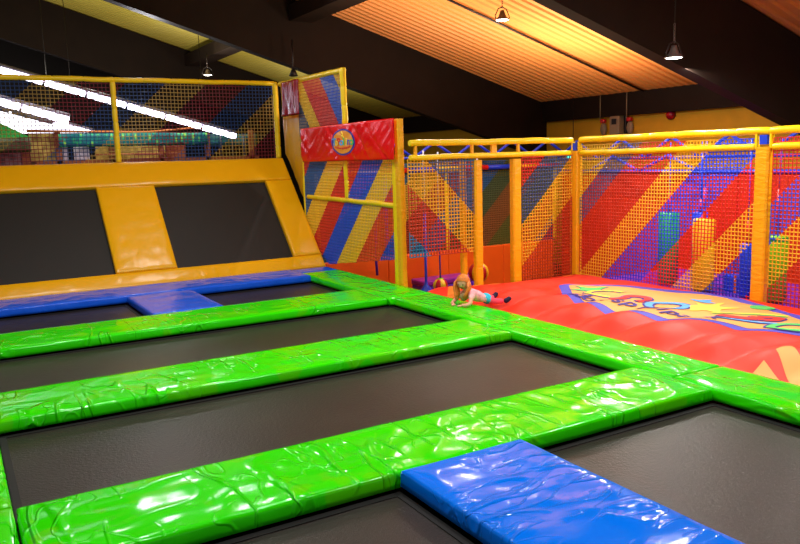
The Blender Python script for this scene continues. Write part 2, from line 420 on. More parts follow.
# ------------------------------------------------------------------ lamps
def spot_lamp(loc, label, cord, s=1.):
    o = thing('hanging_lamp', label, 'lamp', loc, 'hanging spot lamps')
    bm = bmesh.new(); lathe(bm, [(.0, .155*s), (.03*s, .15*s), (.045*s, .1*s), (.06*s, .06*s), (.105*s, .015*s), (.11*s, 0), (.1*s, .004*s)], 24)
    obj('reflector', bm, M['lampbody'], o)
    bm = bmesh.new(); lathe(bm, [(0, -.012*s), (.06*s, -.008*s), (.098*s, .002*s)], 24); obj('bulb', bm, M['lampface'], o)
    bm = bmesh.new(); tube(bm, [(-.125*s, 0, .0), (-.14*s, 0, .06*s), (-.08*s, 0, .17*s), (0, 0, .2*s), (.08*s, 0, .17*s), (.14*s, 0, .06*s), (.125*s, 0, 0)], .009*s, 6)
    obj('yoke', bm, M['dark_metal'], o)
    bm = bmesh.new(); n = 7
    for k in range(n):
        z = (.2+.033*k)*s; ring = [Vector((.012*s*math.cos(a)*(1 if k % 2 else 0), .012*s*math.cos(a)*(0 if k % 2 else 1), z+.02*s*math.sin(a))) for a in [2*PI*i/8 for i in range(9)]]
        tube(bm, ring, .004*s, 5)
    obj('chain', bm, M['lampbody'], o)
    bm = bmesh.new(); tube(bm, [(0, 0, .42*s), (.01, 0, cord*.5), (0, 0, cord)], .007, 6); obj('cord', bm, M['dark_metal'], o)
    return o
def real_light(name, loc, energy, col=(1, .93, .82), r=.1, spot=None, target=None):
    L = bpy.data.lights.new(name, 'SPOT' if spot else 'POINT'); L.energy = energy; L.color = col; L.shadow_soft_size = r
    if spot: L.spot_size = math.radians(spot); L.spot_blend = .8
    o = bpy.data.objects.new(name, L); C.objects.link(o); o.location = loc
    if target: o.rotation_euler = (Vector(target)-Vector(loc)).to_track_quat('-Z', 'Y').to_euler()
    return o
lp = [((7.78, 9.88, 3.88), 'lit spot lamp hanging under the orange ceiling at top centre', .62),
      ((7.94, 6.68, 2.92), 'lit spot lamp on a long cord at upper right, in front of the beam', 1.58),
      ((6.0, 19.6, 4.0), 'small lit spot lamp hanging above the back netting at upper left', .55)]
for p, lb, c in lp: spot_lamp(p, lb, c)
bm = bmesh.new(); tube(bm, [(7.84, 9.7, 4.5), (8.3, 9.6, 4.36), (8.9, 9.0, 4.18), (9.6, 8.6, 3.97)], .012, 6)
tag(obj('lamp_cable', bm, M['dark_metal']), 'thin looping cable beside the lamp at top centre', 'cable')
o = thing('unlit_lamp', 'unlit dark lamp hanging by the beam above the back netting corner', 'lamp', (6.15, 14.45, 3.45))
bm = bmesh.new(); lathe(bm, [(0, .14), (.04, .13), (.09, 0), (.07, .0), (0, .03)], 14); obj('shade', bm, M['dark_metal'], o)
bm = bmesh.new(); tube(bm, [(0, 0, .13), (.01, 0, .4), (0, 0, .7)], .015, 6); obj('chain', bm, M['dark_metal'], o)

# ------------------------------------------------------------------ trampolines: platform, beds, pads
bm = bmesh.new(); box(bm, -1.1, 5.42, -1.5, 11.7, FZ, -.17)
tag(obj('trampoline_platform', bm, M['black']), 'black steel platform under the flat trampolines', 'platform')
def bed(x0, x1, y0, y1, label):
    o = thing('trampoline', label, 'trampoline', ((x0+x1)/2, (y0+y1)/2, -.115), 'flat trampolines')
    w, h = (x1-x0)/2, (y1-y0)/2
    bm = bmesh.new(); n, m_ = max(8, int(w*2/.12)), max(8, int(h*2/.12)); G = []
    for i in range(n+1):
        G.append([])
        for j in range(m_+1):
            u, v = i/n*2-1, j/m_*2-1
            z = -.03*(1-u*u)*(1-v*v)+.003*noise.noise(Vector((u*6, v*5, x0)))
            G[-1].append(bm.verts.new((u*(w-.004), v*(h-.004), z)))
    for i in range(n):
        for j in range(m_): bm.faces.new([G[i][j], G[i+1][j], G[i+1][j+1], G[i][j+1]]).smooth = True
    obj('jumping_bed', bm, M['bed'], o)
    bm = bmesh.new(); a, b = w-.05, h-.05
    for (p, q, r_, s_) in ((-a-.045, a+.045, -b-.045, -b), (-a-.045, a+.045, b, b+.045), (-a-.045, -a, -b, b), (a, a+.045, -b, b)):
        box(bm, p, q, r_, s_, .001, .005)
    obj('edge_webbing', bm, M['webbing'], o)
    return o
bed(.145, 2.01, 9.40, 10.95, 'small black trampoline at far left, left of the far blue pad')
bed(2.91, 4.79, 9.40, 10.95, 'small black trampoline at far right corner, right of the far blue pad')
bed(.145, 4.85, 6.88, 8.52, 'long black trampoline in the second row, between far and middle green pads')
bed(.145, 4.85, 4.42, 6.05, 'long black trampoline in the third row, between middle and near green pads')
bed(.145, 2.09, -.6, 3.64, 'black trampoline at bottom centre, left of the near blue mat')
bed(2.98, 4.85, -.6, 3.64, 'black trampoline at bottom right, right of the near blue mat')
def gpad(name, label, a, m, seed, cat='pad', group='green edge pads', **k):
    o = obj(name, pad(*a, seed=seed, **k), m); return tag(o, label, cat, group)
gpad('edge_pad', 'long green vinyl pad farthest back, in front of the blue edging', (.149, 4.782, 8.52, 9.40), M['green'], 1, res=.045)
gpad('edge_pad', 'long green vinyl pad in the middle, between second and third rows', (.149, 4.842, 6.05, 6.88), M['green'], 2, res=.04)
gpad('edge_pad', 'wide green vinyl pad nearest the camera, touching the near blue mat', (.149, 4.842, 3.64, 4.42), M['green'], 3, res=.03, amp=.009)
for i, (a, b, lb) in enumerate(((8.46, 11.32, 'far green side pad ending at the yellow slope'), (6.45, 8.46, 'green side pad the child lies on'),
                                (4.02, 6.45, 'green side pad beside the printed logo of the pillow'), (-1.4, 4.02, 'nearest green side pad, running out of the frame at right'))):
    gpad('edge_pad', lb, (4.85 if i else 4.79, 5.45, a+.005, b-.005), M['green'], 10+i, res=.035, amp=.008, freq=(3, 2.2))
for i, (a, b, lb) in enumerate(((4.45, 9.4, 'green pad along the left edge of the third row'), (-1.4, 4.45, 'green pad at the bottom left corner of the photo'))):
    gpad('edge_pad', lb, (-.75, .139, a+.005, b-.005), M['green'], 20+i, res=.045)
gpad('blue_mat', 'big shiny blue vinyl mat between the two near trampolines', (2.09, 2.98, -1.4, 3.634), M['blue'], 31, 'mat', 'blue mats', top=.02, H=.1, res=.035, amp=.006)
gpad('blue_mat', 'small blue vinyl mat between the two far trampolines', (2.01, 2.91, 9.408, 10.942), M['far_blue'], 32, 'mat', 'blue mats', res=.05, amp=.008)
gpad('blue_edging', 'long blue vinyl edging along the foot of the yellow slope', (-.75, 4.79, 10.95, 11.78), M['far_blue'], 33, 'pad', None, top=.012, H=.1, res=.05, amp=.01)
gpad('blue_corner_pad', 'small blue pad at the foot corner of the yellow slope', (4.795, 5.45, 11.325, 11.78), M['far_blue'], 34, 'pad', None, res=.05)

# ------------------------------------------------------------------ the angled trampoline wall (yellow slope)
SL = thing('sloped_trampoline', 'tilted yellow padded trampoline wall with two black jumping beds', 'trampoline', (0, 11.8, 0))
SL.rotation_euler = (math.atan2(.735, .678), 0, 0)
def sp(name, a, seed, m=M['yellow_pad'], **k):
    return obj(name, pad(*a, seed=seed, **k), m, SL)
sp('bottom_pad', (-.9, 5.46, 0, .27), 41, H=.08, amp=.007, res=.05)
sp('top_pad', (-.9, 5.46, 2.0, 2.53), 42, H=.08, amp=.009, res=.06)
sp('divider_pad', (2.08, 3.0, .275, 1.995), 43, H=.07, top=.004, amp=.005, res=.06)
sp('side_pad', (4.96, 5.46, .275, 1.995), 44, H=.08, amp=.007, res=.06)
sp('side_pad', (-.9, -.1, .275, 1.995), 45, H=.08, amp=.007, res=.08)
for x0, x1 in ((-.1, 2.08), (3.0, 4.96)):
    bm = bmesh.new(); box(bm, x0, x1, .2, 2.05, -.09, -.075); b = obj('jumping_bed', bm, M['slope_bed'], SL)
bm = bmesh.new(); box(bm, -.9, 5.46, .02, 2.5, -.2, -.095); obj('frame', bm, M['black'], SL)
bm = rbox(-.9, 5.39, 13.64, 13.95, 1.66, 1.82, .02, 2)
tag(obj('ledge_pad', bm, M['yellow_pad']), 'yellow padded ledge behind the top of the slope, under the back netting', 'pad')

# ------------------------------------------------------------------ nets and fences
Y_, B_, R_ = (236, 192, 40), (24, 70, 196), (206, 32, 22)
DY, DB, DR = (168, 138, 62), (14, 62, 126), (120, 18, 38)  # darker yarn tones: dim light at the back put into the colour
def placed(o, x, y, z, rotz): o.location = (x, y, z); o.rotation_euler = (0, 0, rotz); return o
def padpost(x0, x1, y0, y1, z0, z1, seed=0):
    bm = bmesh.new(); n = int((z1-z0)/.05)
    for i in range(n): pass
    rings = []
    c = .02
    for k in range(n+1):
        z = z0+(z1-z0)*k/n; w = [.004*noise.noise(Vector((q*3.1, z*7, seed))) for q in range(8)]
        P = [(x0+c, y0), (x1-c, y0), (x1, y0+c), (x1, y1-c), (x1-c, y1), (x0+c, y1), (x0, y1-c), (x0, y0+c)]
        rings.append([bm.verts.new((p[0]+w[i], p[1]+w[(i+3) % 8], z)) for i, p in enumerate(P)])
    for r0, r1 in zip(rings, rings[1:]):
        for k in range(8): bm.faces.new([r0[k], r0[(k+1) % 8], r1[(k+1) % 8], r1[k]])
    bm.faces.new(rings[0][::-1]); bm.faces.new(rings[-1])
    return bm

# back fence above the slope, plane y = 13.7
F = thing('net_fence', 'tall striped netting above the slope, the play house behind it', 'net fence', (0, 13.7, 1.85), 'netting fences')
def ch(name, bm, m, par, loc=None):
    o = obj(name, bm, m, par); 
    if loc: o.location = loc
    return o
ch('top_rail', sleeve_rail((-1.2, 0, 1.37), (5.44, 0, 1.37), .043), M['yellow'], F)
ch('post', sleeve_rail((2.57, 0, 0), (2.57, 0, 1.34), .045, .22), M['yellow'], F)
ch('post', sleeve_rail((5.45, 0, 0), (5.45, 0, 1.4), .05, .22), M['yellow'], F)
ch('post', sleeve_rail((-.36, 0, 0), (-.36, 0, 1.34), .045, .22), M['yellow'], F)
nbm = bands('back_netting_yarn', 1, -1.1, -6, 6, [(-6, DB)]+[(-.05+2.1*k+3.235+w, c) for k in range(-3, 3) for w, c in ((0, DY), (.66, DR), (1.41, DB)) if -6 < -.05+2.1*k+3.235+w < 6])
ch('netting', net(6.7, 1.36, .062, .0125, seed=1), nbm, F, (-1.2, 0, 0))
# the netting mesh starts at x=-1.2, so its bands shift with it
# side fence along the slope, plane x = 5.5 (local x runs towards the camera)
S = thing('net_fence', 'netting fence beside the slope carrying the red banner', 'net fence', (5.51, 13.7, 0), 'netting fences', -PI/2)
ch('top_rail', sleeve_rail((.07, 0, 3.2), (2.67, 0, 3.17), .043, .3), M['yellow'], S)
ch('post', sleeve_rail((2.71, 0, 1.18), (2.71, 0, 3.21), .05, .3), M['yellow'], S)
ch('middle_rail', sleeve_rail((1.15, 0, 1.16), (4.3, 0, 1.12), .04), M['yellow'], S)
ch('post', sleeve_rail((1.02, 0, .8), (1.02, 0, 1.85), .03, .3), M['yellow'], S)
ch('post', padpost(4.2, 4.29, -.04, .04, -.85, 1.84, 3), M['yellow'], S)
ch('post', padpost(4.31, 4.43, -.05, .05, -.85, 2.33, 4), M['amber'], S)
up = bands('upper_side_yarn', 1, .85, -.2, 5.5, [(0, (30, 70, 110)), (.543, (200, 170, 40)), (.973, (176, 24, 30)), (1.673, (24, 80, 190)), (2.22, (190, 160, 40))])
ch('netting', net(1.78, .96, .05, .014, seed=2), up, S, (.92, 0, 2.22))
lo = bands('lower_side_yarn', 1, -1, -3, 4, [(-3, R_), (-2.35, (40, 90, 150)), (-1.67, Y_), (-1.03, (210, 50, 20)), (-.38, (20, 80, 210)), (.25, Y_), (.85, (214, 66, 20)), (1.52, B_), (2.15, Y_)])
ch('netting', net(3.2, 2.65, .05, .02, seed=3, poly=[(0, 2.65), (0, 1.3), (.85, .86), (3.2, 1.18), (3.2, 2.65)]), lo, S, (1.05, 0, -.83))
# hanging side sheets
def wr(a, fx, fz, sd): return lambda x, z: a*noise.noise(Vector((x*fx+z*1.2, z*fz, sd)))+a*.5*noise.noise(Vector((x*fx*2.2-z*1.5, z*fz*2, sd+3)))
o = obj('hanging_sheet', sheet(.8, .6, 26, 20, wr(.035, 5, 1.5, 4)), M['maroon'], None); placed(o, 5.43, 13.4, 2.6, -PI/2)
tag(o, 'glossy maroon vinyl sheet at the top corner beside the back netting', 'sheet')
bm = sheet(1.05, 2.55, 30, 40, wr(.022, 3, 1, 8))
bmesh.ops.bisect_plane(bm, geom=bm.verts[:]+bm.edges[:]+bm.faces[:], plane_co=(0, 0, 1.88), plane_no=Vector((1.08, 0, 1)), clear_inner=True)
o = obj('hanging_sheet', bm, M['mustard']); placed(o, 5.56, 13.64, .06, -PI/2)
tag(o, 'mustard yellow vinyl sheet beside the slope, below the maroon sheet', 'sheet')

# banner with the round logo
BN = thing('banner', 'red vinyl banner with a round orange logo, hung beside the slope', 'banner', (5.40, 12.5, 1.77), None, -PI/2)
def bf(x, z):
    a = noise.noise(Vector((x*1.1+z*1.3, z*.5, 21)))
    k = 1-.85*max(0, 1-((x-1.64)/.55)**2)
    return .05*a*k+k*.03*max(0, 1-abs(noise.noise(Vector((x*2.0+z*2.2, z*.5, 5))))*7)*max(0, min(1, 2.2*noise.noise(Vector((x*.9, 3, 3)))+.6))+.006*noise.noise(Vector((x*7-z*9, z*5, 2)))
obj('banner_cloth', sheet(3.2, .57, 120, 24, bf), M['banner'], BN)
def disc(r, cx, cz, off, name, m, par, f, n=40):
    bm = bmesh.new(); rings = []
    for k, rr in enumerate((0, .33, .66, 1)):
        rings.append([bm.verts.new((cx+2*r*rr*math.cos(2*PI*i/n), 0, cz+r*rr*math.sin(2*PI*i/n))) for i in range(n)] if k else [bm.verts.new((cx, 0, cz))])
    for i in range(n): bm.faces.new([rings[0][0], rings[1][i], rings[1][(i+1) % n]])
    for a, b in zip(rings[1:], rings[2:]):
        for i in range(n): bm.faces.new([a[i], b[i], b[(i+1) % n], a[(i+1) % n]])
    for v in bm.verts: v.co.y = f(v.co.x, v.co.z)-off
    bmesh.ops.recalc_face_normals(bm, faces=bm.faces[:])
    return obj(name, bm, m, par)
cx, cz = 1.64, .29
disc(.205, cx, cz, .004, 'logo_ring', mat('logo_blue', (40, 40, 170), .3), BN, bf)
LD = disc(.178, cx, cz, .007, 'logo_disc', mat('logo_orange', (250, 160, 40), .3), BN, bf)
for k, (chx, nm) in enumerate(zip('topolino', ('sky_print', 'yellow_print', 'red_print', 'sky_print', 'green_print', 'yellow_print', 'violet_print', 'green_print'))):
    me = text_mesh(chx.upper() if k in (0, 2) else chx, .16, .003)
    for v in me.vertices:
        x, z = v.co.x*1.6+cx+(k-3.5)*.087, v.co.y+cz-.045; v.co = (x, bf(x, z)-.011-v.co.z, z)
    obj('letter', me, M[nm], LD)
me = text_mesh('indoorspielpark', .05)
for v in me.vertices:
    x = v.co.x*1.7+cx; z = v.co.y+cz-.105+.8*(v.co.x)**2; v.co = (x, bf(x, z)-.01-v.co.z, z)
obj('small_writing', me, M['red_print'], LD)
bm = bmesh.new()
for a, b in (((-.02, .16), (.02, .1)), ((.02, .1), (.0, .08)), ((-.03, .1), (.05, .07))):
    tube(bm, [(cx+a[0], bf(cx+a[0], cz+a[1])-.01, cz+a[1]), (cx+b[0], bf(cx+b[0], cz+b[1])-.01, cz+b[1])], .012, 6)
obj('logo_splash', bm, M['yellow_print'], LD)

# front fence, plane y = 9
A = thing('net_fence', 'yellow fence behind the child with an open doorway between its posts', 'net fence', (5.5, 9, 0), 'netting fences')
ch('top_rail', sleeve_rail((-.03, 0, 1.985), (2.93, 0, 1.985), .045), M['yellow'], A)
ch('middle_rail', sleeve_rail((-.03, 0, 1.79), (2.9, 0, 1.79), .04), M['yellow'], A)
ch('post', padpost(1.04, 1.17, -.05, .05, -.85, 1.73, 11), M['amber'], A)
ch('post', padpost(1.73, 1.88, -.06, .06, -.85, 1.73, 12), M['amber'], A)
ch('post', padpost(.89, .98, .08, .17, -.85, 1.73, 15), M['amber'], A)
bm = bmesh.new()
bm.free()
for x in (.05, 1.0, 1.36, 1.84):
    bm = bmesh.new(); box(bm, x, x+(.09 if x == 1.36 else .035), -.02, .02, 1.82, 1.95); ch('strut', bm, M['amber'], A)
la = bands('corner_left_yarn', 1, 1, -1.2, 5, [(-1.2, (20, 120, 170)), (.34, (196, 52, 14)), (.99, (232, 170, 24)), (1.61, (80, 88, 130)), (2.2, (20, 100, 150))])
ch('netting', net(1.1, 1.35, .05, .016, seed=5), la, A, (-.06, 0, .42))
la.node_tree.nodes['Vector Math'].inputs[1].default_value = (1, 0, 1)
ra = bands('corner_right_yarn', 1, -1, -2.5, 4, [(0, R_), (-2.08, (60, 78, 120)), (-1.53, (232, 168, 24)), (-.9, (190, 62, 18))])
ch('netting', net(1.0, 2.5, .05, .017, seed=6), ra, A, (1.93, 0, -.75))
# right fence, plane x = 8.5 (local x runs towards the camera)
Rf = thing('net_fence', 'long netting fence behind the red pillow with rainbow yarn', 'net fence', (8.5, 9, 0), 'netting fences', -PI/2)
ch('top_rail', sleeve_rail((.1, 0, 1.985), (6.5, 0, 1.985), .046), M['yellow'], Rf)
ch('middle_rail', sleeve_rail((.12, 0, 1.79), (3.1, 0, 1.8), .042), M['yellow'], Rf)
ch('middle_rail', sleeve_rail((3.33, 0, 1.8), (6.5, 0, 1.8), .042), M['yellow'], Rf)
ch('post', padpost(-.06, .1, -.06, .06, -.85, 1.82, 13), M['amber'], Rf)
ch('post', padpost(3.13, 3.31, -.06, .06, -.85, 1.8, 14), M['amber'], Rf)
for a, b in ((-.03, .05), (3.17, 3.27)):
    bm = bmesh.new(); box(bm, a, b, -.03, .03, 1.83, 1.94); ch('post_core', bm, M['royal'], Rf)
for x in (-.06, .08, 3.11, 3.3):
    bm = bmesh.new(); box(bm, x, x+.025, -.03, .03, 1.78, 1.96); ch('strut', bm, M['yellow'], Rf)
r1 = bands('rainbow_yarn_left', 1, -1, -2.5, 5, [(0, (220, 180, 40)), (-1.96, (84, 84, 130)), (-1.56, (206, 46, 14)), (-.8, (246, 182, 28)), (-.28, (30, 70, 236)), (.43, (226, 26, 16)), (.99, (246, 182, 28)), (1.5, (30, 60, 200)), (2.1, (226, 26, 16))])
r2 = bands('rainbow_yarn_right', 1, -1, -2.5, 5, [(0, (214, 40, 30)), (-1.99, (60, 80, 220)), (-1.49, (246, 182, 28)), (-.96, (206, 60, 16)), (-.1, (60, 80, 220)), (.5, (246, 182, 28)), (1.1, (206, 60, 16))])
N1 = ch('netting', net(3.0, 2.75, .05, .0135, seed=7), r1, Rf, (.11, 0, -.85))
N2 = ch('netting', net(3.1, 2.75, .05, .0135, seed=8), r2, Rf, (3.34, 0, -.85))

# ------------------------------------------------------------------ beyond the fences
o = thing('padded_wall', 'low orange padded wall behind the corner fence', 'padded wall', (5.7, 12.5, FZ))
x = 0
for k in range(4):
    obj('panel', rbox(x, x+1.37, 0, .14, 0, .9, .02, 2), M['orange_wall'], o); x += 1.375
BK = thing('net_fence', 'far striped netting standing on the low orange padded wall', 'net fence', (5.7, 12.6, FZ+.9), 'netting fences')
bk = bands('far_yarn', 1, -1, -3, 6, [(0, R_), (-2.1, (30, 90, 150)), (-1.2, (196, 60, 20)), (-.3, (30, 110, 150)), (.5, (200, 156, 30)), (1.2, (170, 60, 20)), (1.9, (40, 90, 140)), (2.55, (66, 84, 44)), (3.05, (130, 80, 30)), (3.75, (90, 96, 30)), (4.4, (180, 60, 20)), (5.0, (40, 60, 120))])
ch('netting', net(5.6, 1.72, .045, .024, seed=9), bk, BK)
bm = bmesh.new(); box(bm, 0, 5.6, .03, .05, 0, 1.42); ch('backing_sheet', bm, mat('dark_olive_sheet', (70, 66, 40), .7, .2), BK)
def rainbow_pipe(p0, p1, r, cols, name, par):
    p0, p1 = Vector(p0), Vector(p1); n = len(cols); bm = bmesh.new(); me_m = []
    for i, c in enumerate(cols): tube(bm, [p0.lerp(p1, i/n), p0.lerp(p1, (i+1)/n-.001)], r, 8, mi=i % 3)
    o = obj(name, bm, None, par)
    for m in (M['royal'], M['yellow'], M['red']): o.data.materials.append(m)
    return o
rainbow_pipe((0, -.1, 1.6), (5.6, -.1, 1.6), .05, range(9), 'striped_rail', BK)
for k in (0, 1, 2, 4): ch('post', sleeve_rail((k*1.4, .0, 0), (k*1.4, 0, 1.6), .04), M['royal'] if k % 2 else M['yellow'], BK)
def truss(name, label, p0, p1, h, step, m, loc):
    o = thing(name, label, 'truss', loc, 'blue lattice trusses'); p0, p1 = Vector(p0), Vector(p1); n = int((p1-p0).length/step)
    bm = bmesh.new(); tube(bm, [p0, p1], .025, 8); obj('bottom_rail', bm, m, o)
    bm = bmesh.new()
    for k in range(n):
        a = p0.lerp(p1, k/n); b = p0.lerp(p1, (k+1)/n); mid = (a+b)/2+Vector((0, 0, h))
        tube(bm, [a, mid], .028, 6); tube(bm, [mid, b], .028, 6)
    obj('lattice', bm, m, o)
    return o
truss('lattice_truss', 'blue zigzag truss seen between the rails left of the corner post', (0, 0, 0), (5.6, 0, 0), .28, .8, M['royal'], (5.7, 12.3, 1.78))
truss('lattice_truss', 'blue zigzag truss above the red wall behind the rainbow net', (0, 0, 0), (0, -9.5, 0), .36, 1.15, M['royal'], (11.2, 12.4, 1.66))
truss('lattice_truss', 'lower blue truss on top of the red wall behind the rainbow net', (0, 0, 0), (0, -2.6, 0), .28, .9, M['royal'], (11.02, 11.3, 1.42))
# red vinyl wall on the right
W = thing('vinyl_wall', 'tall red vinyl wall behind the rainbow net', 'wall panel', (11.3, 12.4, FZ))
for k in range(7):
    y0 = -1.42*k; obj('panel', rbox(0, .12, y0-1.41, y0, 0, 2.33, .02, 1), M['red_wall'], W)
bm = bmesh.new(); tube(bm, [(-.02, 0, 2.36), (-.02, -9.9, 2.36)], .035, 8); obj('top_rail', bm, M['royal'], W)
# floor mats, bench, soft blocks
bm = rbox(8.75, 10.7, 3.2, 8.9, FZ, -.22, .04, 2)
tag(obj('soft_platform', bm, M['purple']), 'purple padded platform just beyond the rainbow net, under the punch bags', 'platform')
o = thing('soft_bench', 'long purple soft bench in front of the orange wall', 'bench', (8.1, 12.1, FZ))
obj('bench_block', rbox(-.64, .64, -.22, .22, 0, .35, .03, 2), M['purple'], o)
obj('bench_top', rbox(-.65, .65, -.23, .23, .352, .46, .03, 2), mat('magenta_vinyl', (150, 40, 170), .35), o)
o = thing('soft_block', 'dark blue soft play block right of the yellow punch bag', 'block', (9.5, 6.75, -.22))
obj('block_body', rbox(-.1, .1, -.2, .2, 0, .24, .02, 2), M['bag_blue'], o)
obj('block_stripe', rbox(-.115, -.101, -.03, .02, 0, .25, .004, 1), M['orange_wall'], o)
# punch bags
def bag(x, y, z0, z1, r, m, rod, label, top=None):
    o = thing('punch_bag', label, 'punch bag', (x, y, z0), 'punch bags')
    h = z1-z0; bm = bmesh.new(); lathe(bm, [(0, 0), (r*.8, 0), (r, .03), (r, h*.5), (r, h-.02), (r*.85, h), (0, h)], 24); obj('bag_body', bm, m, o)
    if top:
        bm = bmesh.new(); lathe(bm, [(r*1.01, 0), (r*1.015, .02), (r*1.01, .05)], 24); obj('collar', bm, top, o).location = (0, 0, h-.07)
    bm = bmesh.new(); tube(bm, [(0, 0, h), (0, 0, h+rod)], .024, 8); obj('hanging_rod', bm, M['red'], o)
    bm = bmesh.new(); tube(bm, [(0, 0, h+rod), (0, 0, 1.9-z0)], .012, 6); obj('strap', bm, M['royal'], o)
bag(9.3, 7.85, -.2, .87, .15, M['bag_green'], .3, 'green hanging punch bag, leftmost behind the rainbow net')
bag(9.2, 7.14, -.2, .82, .155, M['bag_yellow'], .45, 'fat yellow hanging punch bag in the middle behind the rainbow net')
bag(9.7, 7.6, -.2, .86, .11, M['bag_blue'], .2, 'narrow blue punch bag half hidden behind the yellow one')
bag(9.2, 6.44, -.2, .52, .1, M['bag_blue'], .3, 'short bright blue punch bag just left of the wide yellow post')
bag(9.2, 6.02, -.2, .66, .13, M['bag_lime'], .6, 'lime green punch bag just right of the wide yellow post', M['bag_green'])
# ball swings
def beach_ball(loc, r, label, rope=None, rz=0):
    o = thing('swing_ball', label, 'ball', loc, 'yellow and red balls'); bm = bmesh.new()
    bmesh.ops.create_uvsphere(bm, u_segments=24, v_segments=14, radius=r)
    for f in bm.faces:
        c = f.calc_center_median(); a = (math.atan2(c.y, c.x)+rz) % (2*PI); f.material_index = int(a/(PI/4)) % 2; f.smooth = True
    b = obj('ball_skin', bm, M['ball_yellow'], o); b.data.materials.append(M['ball_red'])
    bm = bmesh.new(); lathe(bm, [(0, r+.012), (r*.3, r+.004), (r*.45, r*.9)], 14); obj('cap', bm, M['bag_lime'], o)
    if rope:
        bm = bmesh.new(); tube(bm, [(0, 0, r), (0, 0, rope*.55)], .014, 6); obj('lower_rope', bm, M['rope_blue'], o)
        bm = bmesh.new(); tube(bm, [(0, 0, rope*.55), (0, 0, rope)], .014, 6); obj('upper_rope', bm, M['rope_white'], o)
beach_ball((6.92, 10.5, -.33), .125, 'yellow and red striped ball hanging on a rope left of the child', 2.2, .5)
beach_ball((7.06, 9.62, -.02), .16, 'yellow and red striped ball behind the doorway post', 1.8, 1.2)
o = thing('rope_swing', 'blue rope swing with a flared foot beside the hanging ball', 'swing', (6.64, 10.5, -.4), 'rope swings')
bm = bmesh.new(); lathe(bm, [(0, 0), (.11, 0), (.1, .03), (.03, .12), (.022, .2), (.02, 1.3), (0, 1.3)], 14); obj('swing_foot', bm, M['royal'], o)
bm = bmesh.new(); tube(bm, [(0, 0, 1.3), (0, 0, 2.3)], .014, 6); obj('rope', bm, M['rope_white'], o)
o = thing('rope_swing', 'thin violet rope swing seen through the net under the banner', 'swing', (5.95, 10.9, -.1), 'rope swings')
bm = bmesh.new(); tube(bm, [(0, 0, 0), (-.02, 0, .35), (0, 0, .75)], .022, 8); obj('swing_foot', bm, M['purple'], o)
bm = bmesh.new(); tube(bm, [(0, 0, .75), (0, 0, 1.9)], .01, 6); obj('rope', bm, M['rope_blue'], o)

# ------------------------------------------------------------------ red jumping pillow
PX0, PX1, PY0, PY1 = 5.465, 8.41, 1.0, 8.9
def ss(t): t = max(0, min(1, t)); return t*t*(3-2*t)
def hp(x, y):
    u = (x-PX0)/(PX1-PX0)
    e = ss((x-PX0)/.7)*ss((PX1-x)/.5)*ss((PY1-y)/.8)
    z = -.10+.13*e
    ph = (y-5.46)/.62
    k = max(0, 1-(x-PX0-.2)/1.5)*ss((x-PX0)/.45)
    wob = ph+.25*(x-PX0)+.3*noise.noise(Vector((0, y*.8, 2)))
    z += .10*(math.sin(PI*wob)**2)**.6*k
    z += .028*noise.noise(Vector((x*1.5, y*1.2, 1)))*e+.012*noise.noise(Vector((x*4+y*1.5, y*2.2, 3)))*e
    return z
P = thing('jumping_pillow', 'big red inflatable jumping pillow with a peach logo print', 'inflatable', (0, 0, 0))
bm = bmesh.new(); nx, ny = 90, 220; G = []
for i in range(nx+1):
    x = PX0+(PX1-PX0)*i/nx; G.append([bm.verts.new((x, PY0+(PY1-PY0)*j/ny, hp(x, PY0+(PY1-PY0)*j/ny))) for j in range(ny+1)])
for i in range(nx):
    for j in range(ny): bm.faces.new([G[i][j], G[i+1][j], G[i+1][j+1], G[i][j+1]]).smooth = True
loop = [G[i][0] for i in range(nx+1)]+[G[nx][j] for j in range(1, ny+1)]+[G[i][ny] for i in range(nx-1, -1, -1)]+[G[0][j] for j in range(ny-1, 0, -1)]
low = [bm.verts.new((v.co.x, v.co.y, FZ)) for v in loop]; n = len(loop)
for i in range(n): bm.faces.new([loop[(i+1) % n], loop[i], low[i], low[(i+1) % n]])
bm.faces.new(low[::-1])
obj('pillow_cover', bm, M['red_pillow'], P)

def drape(name, poly, off, m, cell=.05, par=P):
    """a printed patch: polygon clipped into small cells that follow the pillow's surface"""
    bm = bmesh.new(); xs = [p[0] for p in poly]; ys = [p[1] for p in poly]; cache = {}
    def V(p):
        k = (round(p[0], 4), round(p[1], 4))
        if k not in cache: cache[k] = bm.verts.new((p[0], p[1], hp(*p)+off))
        return cache[k]
    def half(P_, ax, val, keep):
        out = []
        for a, b in zip(P_, P_[1:]+P_[:1]):
            ia, ib = (a[ax]-val)*keep >= 0, (b[ax]-val)*keep >= 0
            if ia: out.append(a)
            if ia != ib:
                t = (val-a[ax])/(b[ax]-a[ax]); out.append((a[0]+(b[0]-a[0])*t, a[1]+(b[1]-a[1])*t))
        return out
    i0, i1 = math.floor(min(xs)/cell), math.ceil(max(xs)/cell); j0, j1 = math.floor(min(ys)/cell), math.ceil(max(ys)/cell)
    for i in range(i0, i1):
        c1 = half(half(poly, 0, i*cell, 1), 0, (i+1)*cell, -1) if poly else []
        if len(c1) < 3: continue
        for j in range(j0, j1):
            c2 = half(half(c1, 1, j*cell, 1), 1, (j+1)*cell, -1)
            if len(c2) < 3: continue
            vs = []
            for p in c2:
                v = V(p)
                if v not in vs: vs.append(v)
            if len(vs) >= 3:
                try:
                    f = bm.faces.new(vs); f.smooth = True
                    f.normal_update()
                    if f.normal.z < 0: f.normal_flip()
                except ValueError: pass
    return obj(name, bm, m, par)

